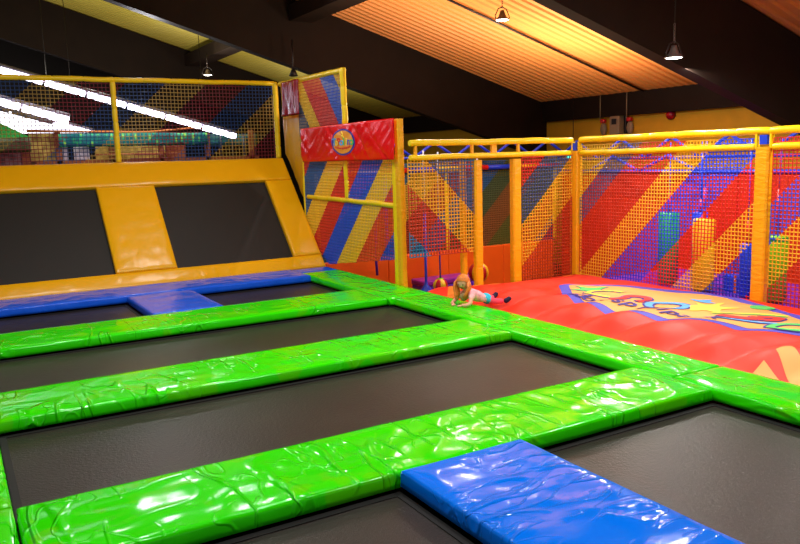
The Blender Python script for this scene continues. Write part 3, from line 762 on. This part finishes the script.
def catmull(pts, n=6, closed=True):
    out = []; L = len(pts)
    rng = range(L) if closed else range(L-1)
    for i in rng:
        g = (lambda k: pts[k % L]) if closed else (lambda k: pts[max(0, min(L-1, k))])
        p0, p1, p2, p3 = g(i-1), g(i), g(i+1), g(i+2)
        for k in range(n):
            t = k/n
            out.append(tuple(.5*(2*b+(-a+c)*t+(2*a-5*b+4*c-d)*t*t+(-a+3*b-3*c+d)*t**3) for a, b, c, d in zip(p0, p1, p2, p3)))
    if not closed: out.append(tuple(pts[-1]))
    return out
outer = [(6.62, 7.25), (6.95, 7.62), (7.35, 7.5), (7.68, 7.1), (7.85, 6.5), (7.98, 6.0), (7.9, 5.5), (7.75, 5.0), (7.55, 4.5), (7.2, 4.05), (6.8, 4.05),
         (6.56, 4.42), (6.44, 4.85), (6.3, 5.2), (6.2, 5.55), (6.12, 6.0), (6.22, 6.55), (6.42, 6.95)]
co_ = [(sum(p[0] for p in outer)/len(outer)), (sum(p[1] for p in outer)/len(outer))]
def shrink(pts, d):
    out = []
    for i, p in enumerate(pts):
        a, b = pts[i-1], pts[(i+1) % len(pts)]; tx, ty = b[0]-a[0], b[1]-a[1]; l = math.hypot(tx, ty) or 1
        nx_, ny_ = -ty/l, tx/l
        if (co_[0]-p[0])*nx_+(co_[1]-p[1])*ny_ < 0: nx_, ny_ = -nx_, -ny_
        out.append((p[0]+nx_*d, p[1]+ny_*d))
    return out
oc = catmull(outer, 5)
drape('logo_border', oc, .003, M['violet_print'])
LF = drape('logo_field', shrink(oc, .13), .006, M['peach'])
# strokes: local frame a (reading direction, -y) and b (up, +x)
OX, OY = 6.25, 7.35   # baseline start; tilt follows the print
def LP(a, b): return (OX+b+.10*a, OY-a+.0*b)
def stroke(name, pts, w, m, off=.010, outline=None, closed=False, cur=True):
    pts = [LP(*p) for p in pts]
    if cur: pts = catmull(pts, 6, closed)
    if closed: pts = pts+[pts[0]]
    for ww, mm, oo in (([(w+.05, outline, off)] if outline else [])+[(w, m, off+.004)]):
        bm = bmesh.new(); L = R = None
        for i, p in enumerate(pts):
            a, b = pts[max(0, i-1)], pts[min(len(pts)-1, i+1)]
            if closed and i in (0, len(pts)-1): a, b = pts[-2], pts[1]
            l = math.hypot(b[0]-a[0], b[1]-a[1]) or 1; n_ = (-(b[1]-a[1])/l, (b[0]-a[0])/l)
            q = [bm.verts.new((p[0]+n_[0]*ww*s, p[1]+n_[1]*ww*s, hp(p[0]+n_[0]*ww*s, p[1]+n_[1]*ww*s)+oo)) for s in (-.5, -.17, .17, .5)]
            if L:
                for k in range(3):
                    f = bm.faces.new([L[k], L[k+1], q[k+1], q[k]]); f.smooth = True
            L = q
        bm.normal_update()
        for f in bm.faces:
            if f.normal.z < 0: f.normal_flip()
        obj(name if mm is m else 'letter_outline', bm, mm, LF)
def blob(name, pts, m, off=.012, outline=None):
    q = catmull([LP(*p) for p in pts], 4)
    par = LF
    if outline:
        cx_, cy_ = sum(p[0] for p in q)/len(q), sum(p[1] for p in q)/len(q)
        drape('letter_outline', [(cx_+(p[0]-cx_)*1.12, cy_+(p[1]-cy_)*1.12) for p in q], off-.004, outline, .08, LF)
    drape(name, q, off, m, .08, LF)
NV = M['navy_print']
blob('print_star', [(.0, .72), (.16, .78), (.24, 1.0), (.32, .8), (.5, .78), (.36, .66), (.42, .5), (.26, .6), (.1, .52), (.14, .66)], M['green_print'], outline=NV)
stroke('letter', [(.62, .86), (.48, .84), (.36, .66), (.42, .46), (.58, .42), (.74, .5)], .08, M['yellow_print'], outline=NV)
stroke('letter', [(.82, .42), (.84, .6), (.82, .74), (.96, .8), (1.1, .72), (1.16, .5), (1.26, .42)], .085, M['red_print'], outline=NV)
stroke('letter', [(1.3, .56), (1.42, .74), (1.6, .72), (1.68, .54), (1.58, .36), (1.4, .36)], .085, M['sky_print'], outline=NV, closed=True)
blob('print_splash', [(1.55, .95), (1.72, .9), (1.78, 1.14), (1.86, .94), (2.06, 1.0), (1.98, .8), (2.1, .6), (1.9, .66), (1.84, .46), (1.72, .64), (1.6, .7), (1.68, .82)], M['yellow_print'])
blob('print_star', [(1.4, 1.06), (1.5, 1.1), (1.58, 1.2), (1.64, 1.08), (1.74, 1.04), (1.6, .98)], M['sky_print'])
blob('print_star', [(2.06, 1.2), (2.16, 1.3), (2.3, 1.26), (2.26, 1.12), (2.14, 1.08)], M['green_print'])
stroke('print_stripe', [(2.02, .56), (2.2, .72), (2.4, .84), (2.62, .96)], .06, M['yellow_print'], outline=M['green_print'])
stroke('letter', [(2.18, .48), (2.36, .46), (2.5, .54), (2.46, .7)], .12, M['red_print'], outline=NV)
stroke('letter', [(2.46, .7), (2.62, .8), (2.66, .66), (2.54, .58)], .1, M['red_print'], outline=NV)
stroke('print_stripe', [(2.28, .28), (2.44, .34), (2.62, .42), (2.78, .52)], .06, M['sky_print'], outline=NV)
stroke('letter', [(2.82, .34), (2.84, .56), (3.0, .64), (3.14, .54), (3.14, .34), (2.98, .24)], .085, M['green_print'], outline=NV, closed=True)
# the small second line of writing
def drape_text(body, size, a0, b0, m, spread):
    for k, c in enumerate(body):
        if c == ' ': continue
        me = text_mesh(c, size, 0)
        bm = bmesh.new(); bm.from_mesh(me); bpy.data.meshes.remove(me)
        for v in bm.verts:
            p = LP(a0+k*spread+v.co.x, b0+v.co.y+.03*math.sin(k)); v.co = (p[0], p[1], hp(*p)+.016)
        obj('small_letter', bm, m, LF)
drape_text('indoorspielpark', .3, .28, .1, NV, .145)
for poly in ([(5.96, 8.83), (6.18, 8.86), (5.69, 8.15), (5.56, 8.3)], [(6.36, 8.82), (6.56, 8.86), (6.28, 8.45), (6.13, 8.47)], [(6.67, 8.86), (6.88, 8.86), (6.62, 8.5), (6.36, 8.42)],
             [(7.18, 8.8), (7.54, 8.87), (7.56, 8.5), (7.31, 8.35)], [(8.1, 8.87), (8.32, 8.87), (8.18, 8.46), (7.93, 8.42)]):
    drape('border_patch', poly, .004, M['orange_print'])
for poly in ([(5.96, 3.87), (6.2, 3.9), (5.75, 3.4), (5.48, 3.36)], [(5.5, 3.83), (5.77, 3.85), (5.6, 3.55), (5.48, 3.5)], [(5.7, 3.1), (6.0, 3.1), (5.7, 2.7), (5.48, 2.66)]):
    drape('border_patch', poly, .004, M['peach'])

# ------------------------------------------------------------------ far play house behind the back netting
def gx(o, lb=None): return o
H = thing('play_house', 'two-storey play house with leaf-print valance and wooden rails far behind the slope', 'play house', (0, 20, FZ))
bm = bmesh.new(); box(bm, 1.9, 7.4, 0, 3.2, 2.75, 2.9); obj('deck', bm, M['play_wood'], H)
bm = bmesh.new()
for k in range(5): box(bm, 2.35+k*1.2, 2.47+k*1.2, 0, .12, 0, 3.6)
obj('column', bm, M['play_wood'], H)
bm = bmesh.new(); tube(bm, [(1.75, -.02, 3.6), (4.5, -.02, 3.56), (6.0, -.02, 3.68)], .03, 6); obj('rail', bm, mat('terracotta_rail', (206, 120, 60), .5), H)
bm = bmesh.new(); tube(bm, [(3.2, -.05, 3.02), (5.2, -.05, 3.02)], .03, 6); obj('rail', bm, M['play_wood'], H)
obj('valance', sheet(3.6, .32, 40, 3, lambda x, z: .04*math.sin(x*9)), M['leaf'], H).location = (2.4, -.08, 3.22)
obj('valance', sheet(1.5, .3, 16, 3, lambda x, z: .04*math.sin(x*9)), mat('teal_print', (30, 100, 104), .6, var=.4, varscale=6), H).location = (5.98, .3, 3.2)
bm = bmesh.new(); box(bm, 1.8, 2.35, .1, .14, 2.9, 3.56); obj('printed_panel', bm, M['play_panel'], H)
bm = bmesh.new(); box(bm, 3.3, 5.0, .4, .44, 2.9, 3.3); obj('printed_panel', bm, M['play_panel'], H)
bm = bmesh.new(); box(bm, 2.5, 2.62, .1, .14, 2.7, 3.3); box(bm, 2.75, 3.1, .1, .14, 2.7, 3.3); obj('white_board', bm, M['white_board'], H)
bm = bmesh.new(); box(bm, 5.0, 5.5, .3, .34, 2.9, 3.25); obj('brown_panel', bm, M['play_wood'], H)
bm = bmesh.new()
for k in range(5): tube(bm, [(6.1+k*.32, .2, 2.9), (6.1+k*.32, .2, 3.5)], .025, 6)
obj('baluster', bm, mat('slate_post', (60, 70, 90), .5), H)
T = thing('play_hut', 'small hut with a green cloth roof at the left edge behind the netting', 'play hut', (1.1, 19, FZ))
bm = bmesh.new(); v = [bm.verts.new(p) for p in ((-1.3, -.2, 3.3), (.62, -.2, 3.42), (.62, 1.6, 3.42), (-1.3, 1.6, 3.3), (-.6, .7, 4.15), (-1.2, .7, 4.15))]
for f in ((0, 1, 4, 5), (1, 2, 4), (2, 3, 5, 4), (0, 5, 3), (3, 2, 1, 0)): bm.faces.new([v[i] for i in f])
obj('roof', bm, M['play_green'], T)
obj('valance', sheet(1.9, .3, 20, 3, lambda x, z: .03*math.sin(x*9)), mat('dark_leaf_print', (80, 90, 50), .6, var=.5, varscale=7), T).location = (-1.3, -.26, 3.1)
bm = bmesh.new(); box(bm, .42, .56, -.2, -.08, 0, 3.3); obj('column', bm, M['play_wood'], T)
bm = bmesh.new(); box(bm, -1.3, .42, .3, .34, 2.4, 3.1); obj('printed_panel', bm, mat('mixed_print_panel', (130, 100, 110), .6, var=.6, varscale=9), T)
# bright daylight window behind the hut
bm = bmesh.new(); v = [bm.verts.new(p) for p in ((.6, 24, 3.55), (.9, 24, 3.75), (3.75, 24, 2.85), (3.9, 24, 2.75), (2.0, 24, 2.75), (.6, 24, 2.75))]
bm.faces.new(v[::-1]); r = bmesh.ops.extrude_face_region(bm, geom=bm.faces[:]); bmesh.ops.translate(bm, verts=[e for e in r['geom'] if isinstance(e, bmesh.types.BMVert)], vec=(0, .08, 0))
struct(obj('window_1', bm, M['daylight']))
# fluorescent strips, sloping with the roof
def strip(p0, p1, n, label, w=.07):
    o = thing('strip_light', label, 'strip light', p0, 'fluorescent strip lights'); d = Vector(p1)-Vector(p0)
    for k in range(n):
        a, b = d*(k/n), d*((k+1)/n); g = (b-a).normalized()*.03
        bm = bmesh.new(); tube(bm, [a+g, b-g], w, 8); obj('tube', bm, M['tube'], o)
    bm = bmesh.new(); tube(bm, [Vector((0, .09, .07)), d+Vector((0, .09, .07))], w*1.3, 6); obj('housing', bm, M['housing'], o)
    for k in (.1, .9):
        q = d*k; bm = bmesh.new(); tube(bm, [q+Vector((0, .09, .1)), Vector((q.x, q.y+.09, roof_z(p0[0]+q.x)-p0[2]))], .008, 5); obj('hanger', bm, M['dark_metal'], o)
strip((-1.3, 18, 4.52), (6.12, 18, 2.40), 9, 'long lit strip light crossing the whole back netting', .065)
strip((-1.3, 18.4, 3.93), (2.5, 18.4, 2.80), 4, 'thick lit strip light ending above the play house', .08)
strip((-1.3, 21, 3.98), (3.42, 21, 2.62), 5, 'dim strip light lowest of the three, above the bright window', .05)
T2 = [o for o in C.objects if o.name.startswith('tube')]
for o in C.objects:
    if o.name.startswith('tube') and o.parent and 'dim' in o.parent['label'] and o.name != T2[-1].name:
        o.data.materials.clear(); o.data.materials.append(M['housing'])

# ------------------------------------------------------------------ the child
K = thing('person', 'small child with long ginger hair lying on the green pad edge, propped on elbows', 'person', (0, 0, 0))
def skin(name, verts, edges, m, par, sub=2):
    me = bpy.data.meshes.new(name); me.from_pydata([v[:3] for v in verts], edges, []); o = obj(name, me, None, par)
    md = o.modifiers.new('skin', 'SKIN'); md.use_smooth_shade = True
    for i, v in enumerate(verts):
        r = v[3]; me.skin_vertices[0].data[i].radius = r if isinstance(r, tuple) else (r, r)
    me.skin_vertices[0].data[0].use_root = True
    s = o.modifiers.new('sub', 'SUBSURF'); s.levels = sub; s.render_levels = sub
    dg = bpy.context.evaluated_depsgraph_get(); dg.update()
    nm = bpy.data.meshes.new_from_object(o.evaluated_get(dg)); o.modifiers.clear(); o.data = nm; bpy.data.meshes.remove(me)
    nm.materials.clear(); nm.materials.append(m)
    for p in nm.polygons: p.use_smooth = True
    return o
hip = (5.53, 7.42, .075)
chest = (5.37, 7.46, .15); neck = (5.335, 7.475, .215)
body = [(*hip, (.075, .06)), (5.45, 7.44, .105, (.075, .062)), (*chest, (.08, .062)), (*neck, .032), (5.315, 7.48, .255, .04),
        (5.335, 7.56, .15, .03), (5.25, 7.60, .055, .026), (5.19, 7.57, .035, .023), (5.165, 7.52, .032, .019),
        (5.34, 7.37, .14, .03), (5.27, 7.31, .05, .026), (5.22, 7.33, .035, .023), (5.19, 7.38, .032, .019),
        (5.58, 7.46, .065, .047), (5.69, 7.49, .035, .037), (5.78, 7.53, .05, .027),
        (5.57, 7.37, .06, .047), (5.67, 7.33, .03, .038), (5.77, 7.30, .03, .028)]
E_ = [(0, 1), (1, 2), (2, 3), (3, 4), (2, 5), (5, 6), (6, 7), (7, 8), (2, 9), (9, 10), (10, 11), (11, 12), (0, 13), (13, 14), (14, 15), (0, 16), (16, 17), (17, 18)]
bod = skin('body', body, E_, M['skin'], K); joins = []
hc = Vector((5.295, 7.485, .285)); hs = .80
bm = bmesh.new(); bmesh.ops.create_uvsphere(bm, u_segments=28, v_segments=20, radius=1)
fd = Vector((-.80, -.50, -.34)).normalized(); sd = Vector((0, 0, 1)).cross(fd).normalized(); UD = fd.cross(sd)
if UD.z < 0: UD = -UD
for v in bm.verts:
    c = v.co.copy(); w = 1-.16*max(0, -c.z)
    c = Vector((c.x*.088*w, c.y*.1*w, c.z*.108))
    if c.y > 0: c.y += .016*math.exp(-((c.x/.014)**2+((c.z+.012)/.02)**2))-.008*math.exp(-((abs(c.x)-.03)/.018)**2-((c.z-.008)/.016)**2)+.006*math.exp(-((abs(c.x)-.045)/.02)**2-((c.z+.035)/.02)**2)
    v.co = hc+(sd*(-c.x)+fd*c.y+UD*c.z)*hs
joins.append(obj('head', bm, M['skin'], K, True))
for s in (-1, 1):
    bm = bmesh.new(); bmesh.ops.create_uvsphere(bm, u_segments=10, v_segments=8, radius=.009); o = obj('eye', bm, M['eye'], K, True)
    o.location = hc+(sd*(s*.032)+fd*.086+UD*.008)*hs
    bm = bmesh.new(); bmesh.ops.create_uvsphere(bm, u_segments=10, v_segments=8, radius=1, matrix=Matrix.Diagonal((.007, .015, .02, 1))); o = obj('ear', bm, M['skin'], K, True)
    o.location = hc+sd*(s*.086)*hs
bm = bmesh.new(); tube(bm, [hc+(sd*a*.026+fd*(.089-abs(a)*.006)+UD*(-.05+.008*abs(a)))*hs for a in (-1, -.5, 0, .5, 1)], [.002, .004, .005, .004, .002], 6); obj('mouth', bm, M['mouth'], K)
bm = bmesh.new(); bmesh.ops.create_uvsphere(bm, u_segments=36, v_segments=24, radius=1)
for v in list(bm.verts):
    c = v.co
    if c.y > .25 and c.z < .45 - .5*max(0, abs(c.x)-.35): bm.verts.remove(v)
for v in bm.verts:
    c = v.co.copy(); k = 1+.05*noise.noise(Vector((c.x*9, c.y*4, c.z*2)))
    v.co = hc+(sd*(c.x*.104*k)+fd*(c.y*.114*k-.01)+UD*(c.z*.124*k+.008))*hs
HCAP = obj('hair_cap', bm, M['hair'], K, True)
for k in range(44):
    a = -2.5+5.*k/43; side = math.sin(a); fr = -math.cos(a)
    if abs(a) < 1.0: continue
    st = hc+(sd*side*.1+fd*(-fr)*-.085+UD*.0)*hs if abs(a) < 1.6 else hc+(sd*math.copysign(.098, a)+fd*(abs(a)-1.6)*.075+UD*random.uniform(.0, .05))*hs
    L = random.uniform(.15, .21); dx = random.uniform(-.01, .02)
    p1 = st+Vector((0, 0, -L*.35))+sd*math.copysign(.012, a); p2 = st+Vector((0, 0, -L*.7))+fd*(.01+dx)-sd*math.copysign(.012, a); p3 = st+Vector((0, 0, -L))+fd*(.025+dx)-sd*math.copysign(random.uniform(.02, .05), a)
    for q in (p1, p2, p3): q.z = max(q.z, .035)
    bm = bmesh.new(); tube(bm, [st, p1, p2, p3], [.012, .017, .015, .004], 6); obj('hair_lock', bm, M['hair'], HCAP)
skin('shirt', [(5.53, 7.42, .082, (.092, .08)), (5.45, 7.44, .112, (.088, .075)), (5.37, 7.46, .15, (.092, .075)), (5.335, 7.475, .195, (.05, .05)),
               (5.335, 7.56, .148, .042), (5.285, 7.588, .09, .037), (5.34, 7.37, .14, .042), (5.30, 7.335, .085, .037)],
     [(0, 1), (1, 2), (2, 3), (2, 4), (4, 5), (2, 6), (6, 7)], M['shirt'], K)
skin('shirt_front_shade', [(5.35, 7.46, .085, (.055, .075)), (5.31, 7.475, .12, (.05, .085)), (5.30, 7.478, .175, (.042, .06))], [(0, 1), (1, 2)], M['shirt_front_shade'], K)  # darker copy of the shirt standing in for its shaded front
skin('shorts', [(5.545, 7.42, .076, (.098, .09)), (5.585, 7.415, .07, (.105, .095)), (5.65, 7.47, .05, .058), (5.645, 7.355, .045, .058)], [(0, 1), (1, 2), (1, 3)], M['turquoise'], K)
skin('leggings', [(5.57, 7.375, .06, .05), (5.67, 7.33, .03, .043), (5.77, 7.30, .03, .032)], [(0, 1), (1, 2)], M['leggings'], K)
skin('leggings', [(5.58, 7.46, .065, .05), (5.69, 7.49, .035, .042), (5.78, 7.53, .05, .032)], [(0, 1), (1, 2)], M['leggings'], K)
skin('shoe', [(5.765, 7.30, .03, .033), (5.80, 7.285, .03, .036), (5.83, 7.27, .055, .032), (5.84, 7.26, .08, .024)], [(0, 1), (1, 2), (2, 3)], M['shoe'], K)
skin('shoe', [(5.775, 7.53, .05, .033), (5.81, 7.54, .05, .034), (5.835, 7.535, .075, .03), (5.84, 7.53, .1, .024)], [(0, 1), (1, 2), (2, 3)], M['shoe'], K)
for hx, hy, dx, dy in ((5.165, 7.52, -.5, -.85), (5.19, 7.38, -.85, .3)):
    for q in range(4):
        l = (.03, .035, .033, .026)[q]; ang = (q-1.5)*.24; ca, sa = math.cos(ang), math.sin(ang); ex, ey = dx*ca-dy*sa, dx*sa+dy*ca
        joins.append(skin('finger', [(hx, hy, .032, .008), (hx+ex*.022, hy+ey*.022, .034, .007), (hx+ex*(.022+l*.6), hy+ey*(.022+l*.6), .03, .006), (hx+ex*(.022+l), hy+ey*(.022+l), .022, .005)], [(0, 1), (1, 2), (2, 3)], M['skin'], K, 1))
    joins.append(skin('thumb', [(hx-dx*.01, hy-dy*.01, .032, .009), (hx+dx*.01-dy*.022, hy+dy*.01+dx*.022, .03, .008), (hx+dx*.026-dy*.03, hy+dy*.026+dx*.03, .024, .006)], [(0, 1), (1, 2)], M['skin'], K, 1))
bm = bmesh.new()
for o in [bod]+joins: bm.from_mesh(o.data)
for f in bm.faces: f.smooth = True
bm.to_mesh(bod.data); bm.free()
for m_ in ('shirt', 'turquoise', 'leggings'): bod.data.materials.append(M[m_])
for f in bod.data.polygons:
    c = f.center; f.material_index = 0 if c.x < 5.42 else 1 if c.x < 5.53 else 2 if c.x < 5.595 else 3
for o in joins: bpy.data.objects.remove(o)
K.location = (-.025, .015, -.004)

# ------------------------------------------------------------------ light
def area(name, loc, size, energy, col=(1, .95, .88), target=None, sy=None):
    L = bpy.data.lights.new(name, 'AREA'); L.energy = energy; L.color = col; L.size = size
    if sy: L.shape = 'RECTANGLE'; L.size_y = sy
    o = bpy.data.objects.new(name, L); C.objects.link(o); o.location = loc
    t = Vector(target) if target else Vector(loc)-Vector((0, 0, 1))
    o.rotation_euler = (t-Vector(loc)).to_track_quat('-Z', 'Y').to_euler(); return o
for x, y, z, e in ((1.2, 3.4, 5.2, 95), (4.4, 1.6, 4.9, 95), (1.5, 8.6, 5.2, 95), (3.6, 10.6, 4.6, 36), (6.7, 4.6, 3.9, 70), (8.85, 7.2, 2.9, 60), (9.1, 4.9, 3.0, 50), (10.0, 9.6, 3.1, 60), (7.3, 10.8, 3.9, 36), (3.2, 6.2, 4.9, 90)):
    area('overhead_fill', (x, y, z), .16, e)  # unseen area lights added overhead as room lamps; one brightens the punch bags
for (p, lb, c), e in zip(lp, (60, 70, 110)): real_light('lamp_glow', (p[0], p[1], p[2]-.06), e, r=.07, spot=165)
area('hall_fill', (3.5, 15.6, 4.2), .5, 30, (.95, .94, 1), (2.5, 9, 0))  # unseen area light added, aimed at the flat trampolines
area('hall_fill', (3.6, 18.9, 4.3), .4, 50, (1, .97, .9), (3.6, 20, 1.8))  # unseen fill added to brighten the play house
for loc, e, c in (((9.4, 11.0, 2.3), 90, (1, .78, .55)), ((10.2, 10.4, 2.3), 60, (1, .78, .55)), ((6.8, 11.4, 2.4), 80, (1, .78, .55)), ((5.5, 19, 3.4), 60, (1, .95, .8)), ((9, 19, 2.6), 50, (1, .95, .8)), ((1.5, 19, 3.6), 60, (1, .95, .8))):
    area('ceiling_bounce_fill', loc, .5, e, c, (loc[0]-.5, loc[1], 9))  # unseen upward fills added to brighten the ceiling bays
w = bpy.data.worlds.new('world'); bpy.context.scene.world = w; w.use_nodes = True
w.node_tree.nodes['Background'].inputs[0].default_value = (1, .96, .9, 1); w.node_tree.nodes['Background'].inputs[1].default_value = .25
vs = bpy.context.scene.view_settings
vs.view_transform = 'Standard'; vs.look = 'None'; vs.exposure = .15; vs.gamma = 1; vs.use_curve_mapping = False
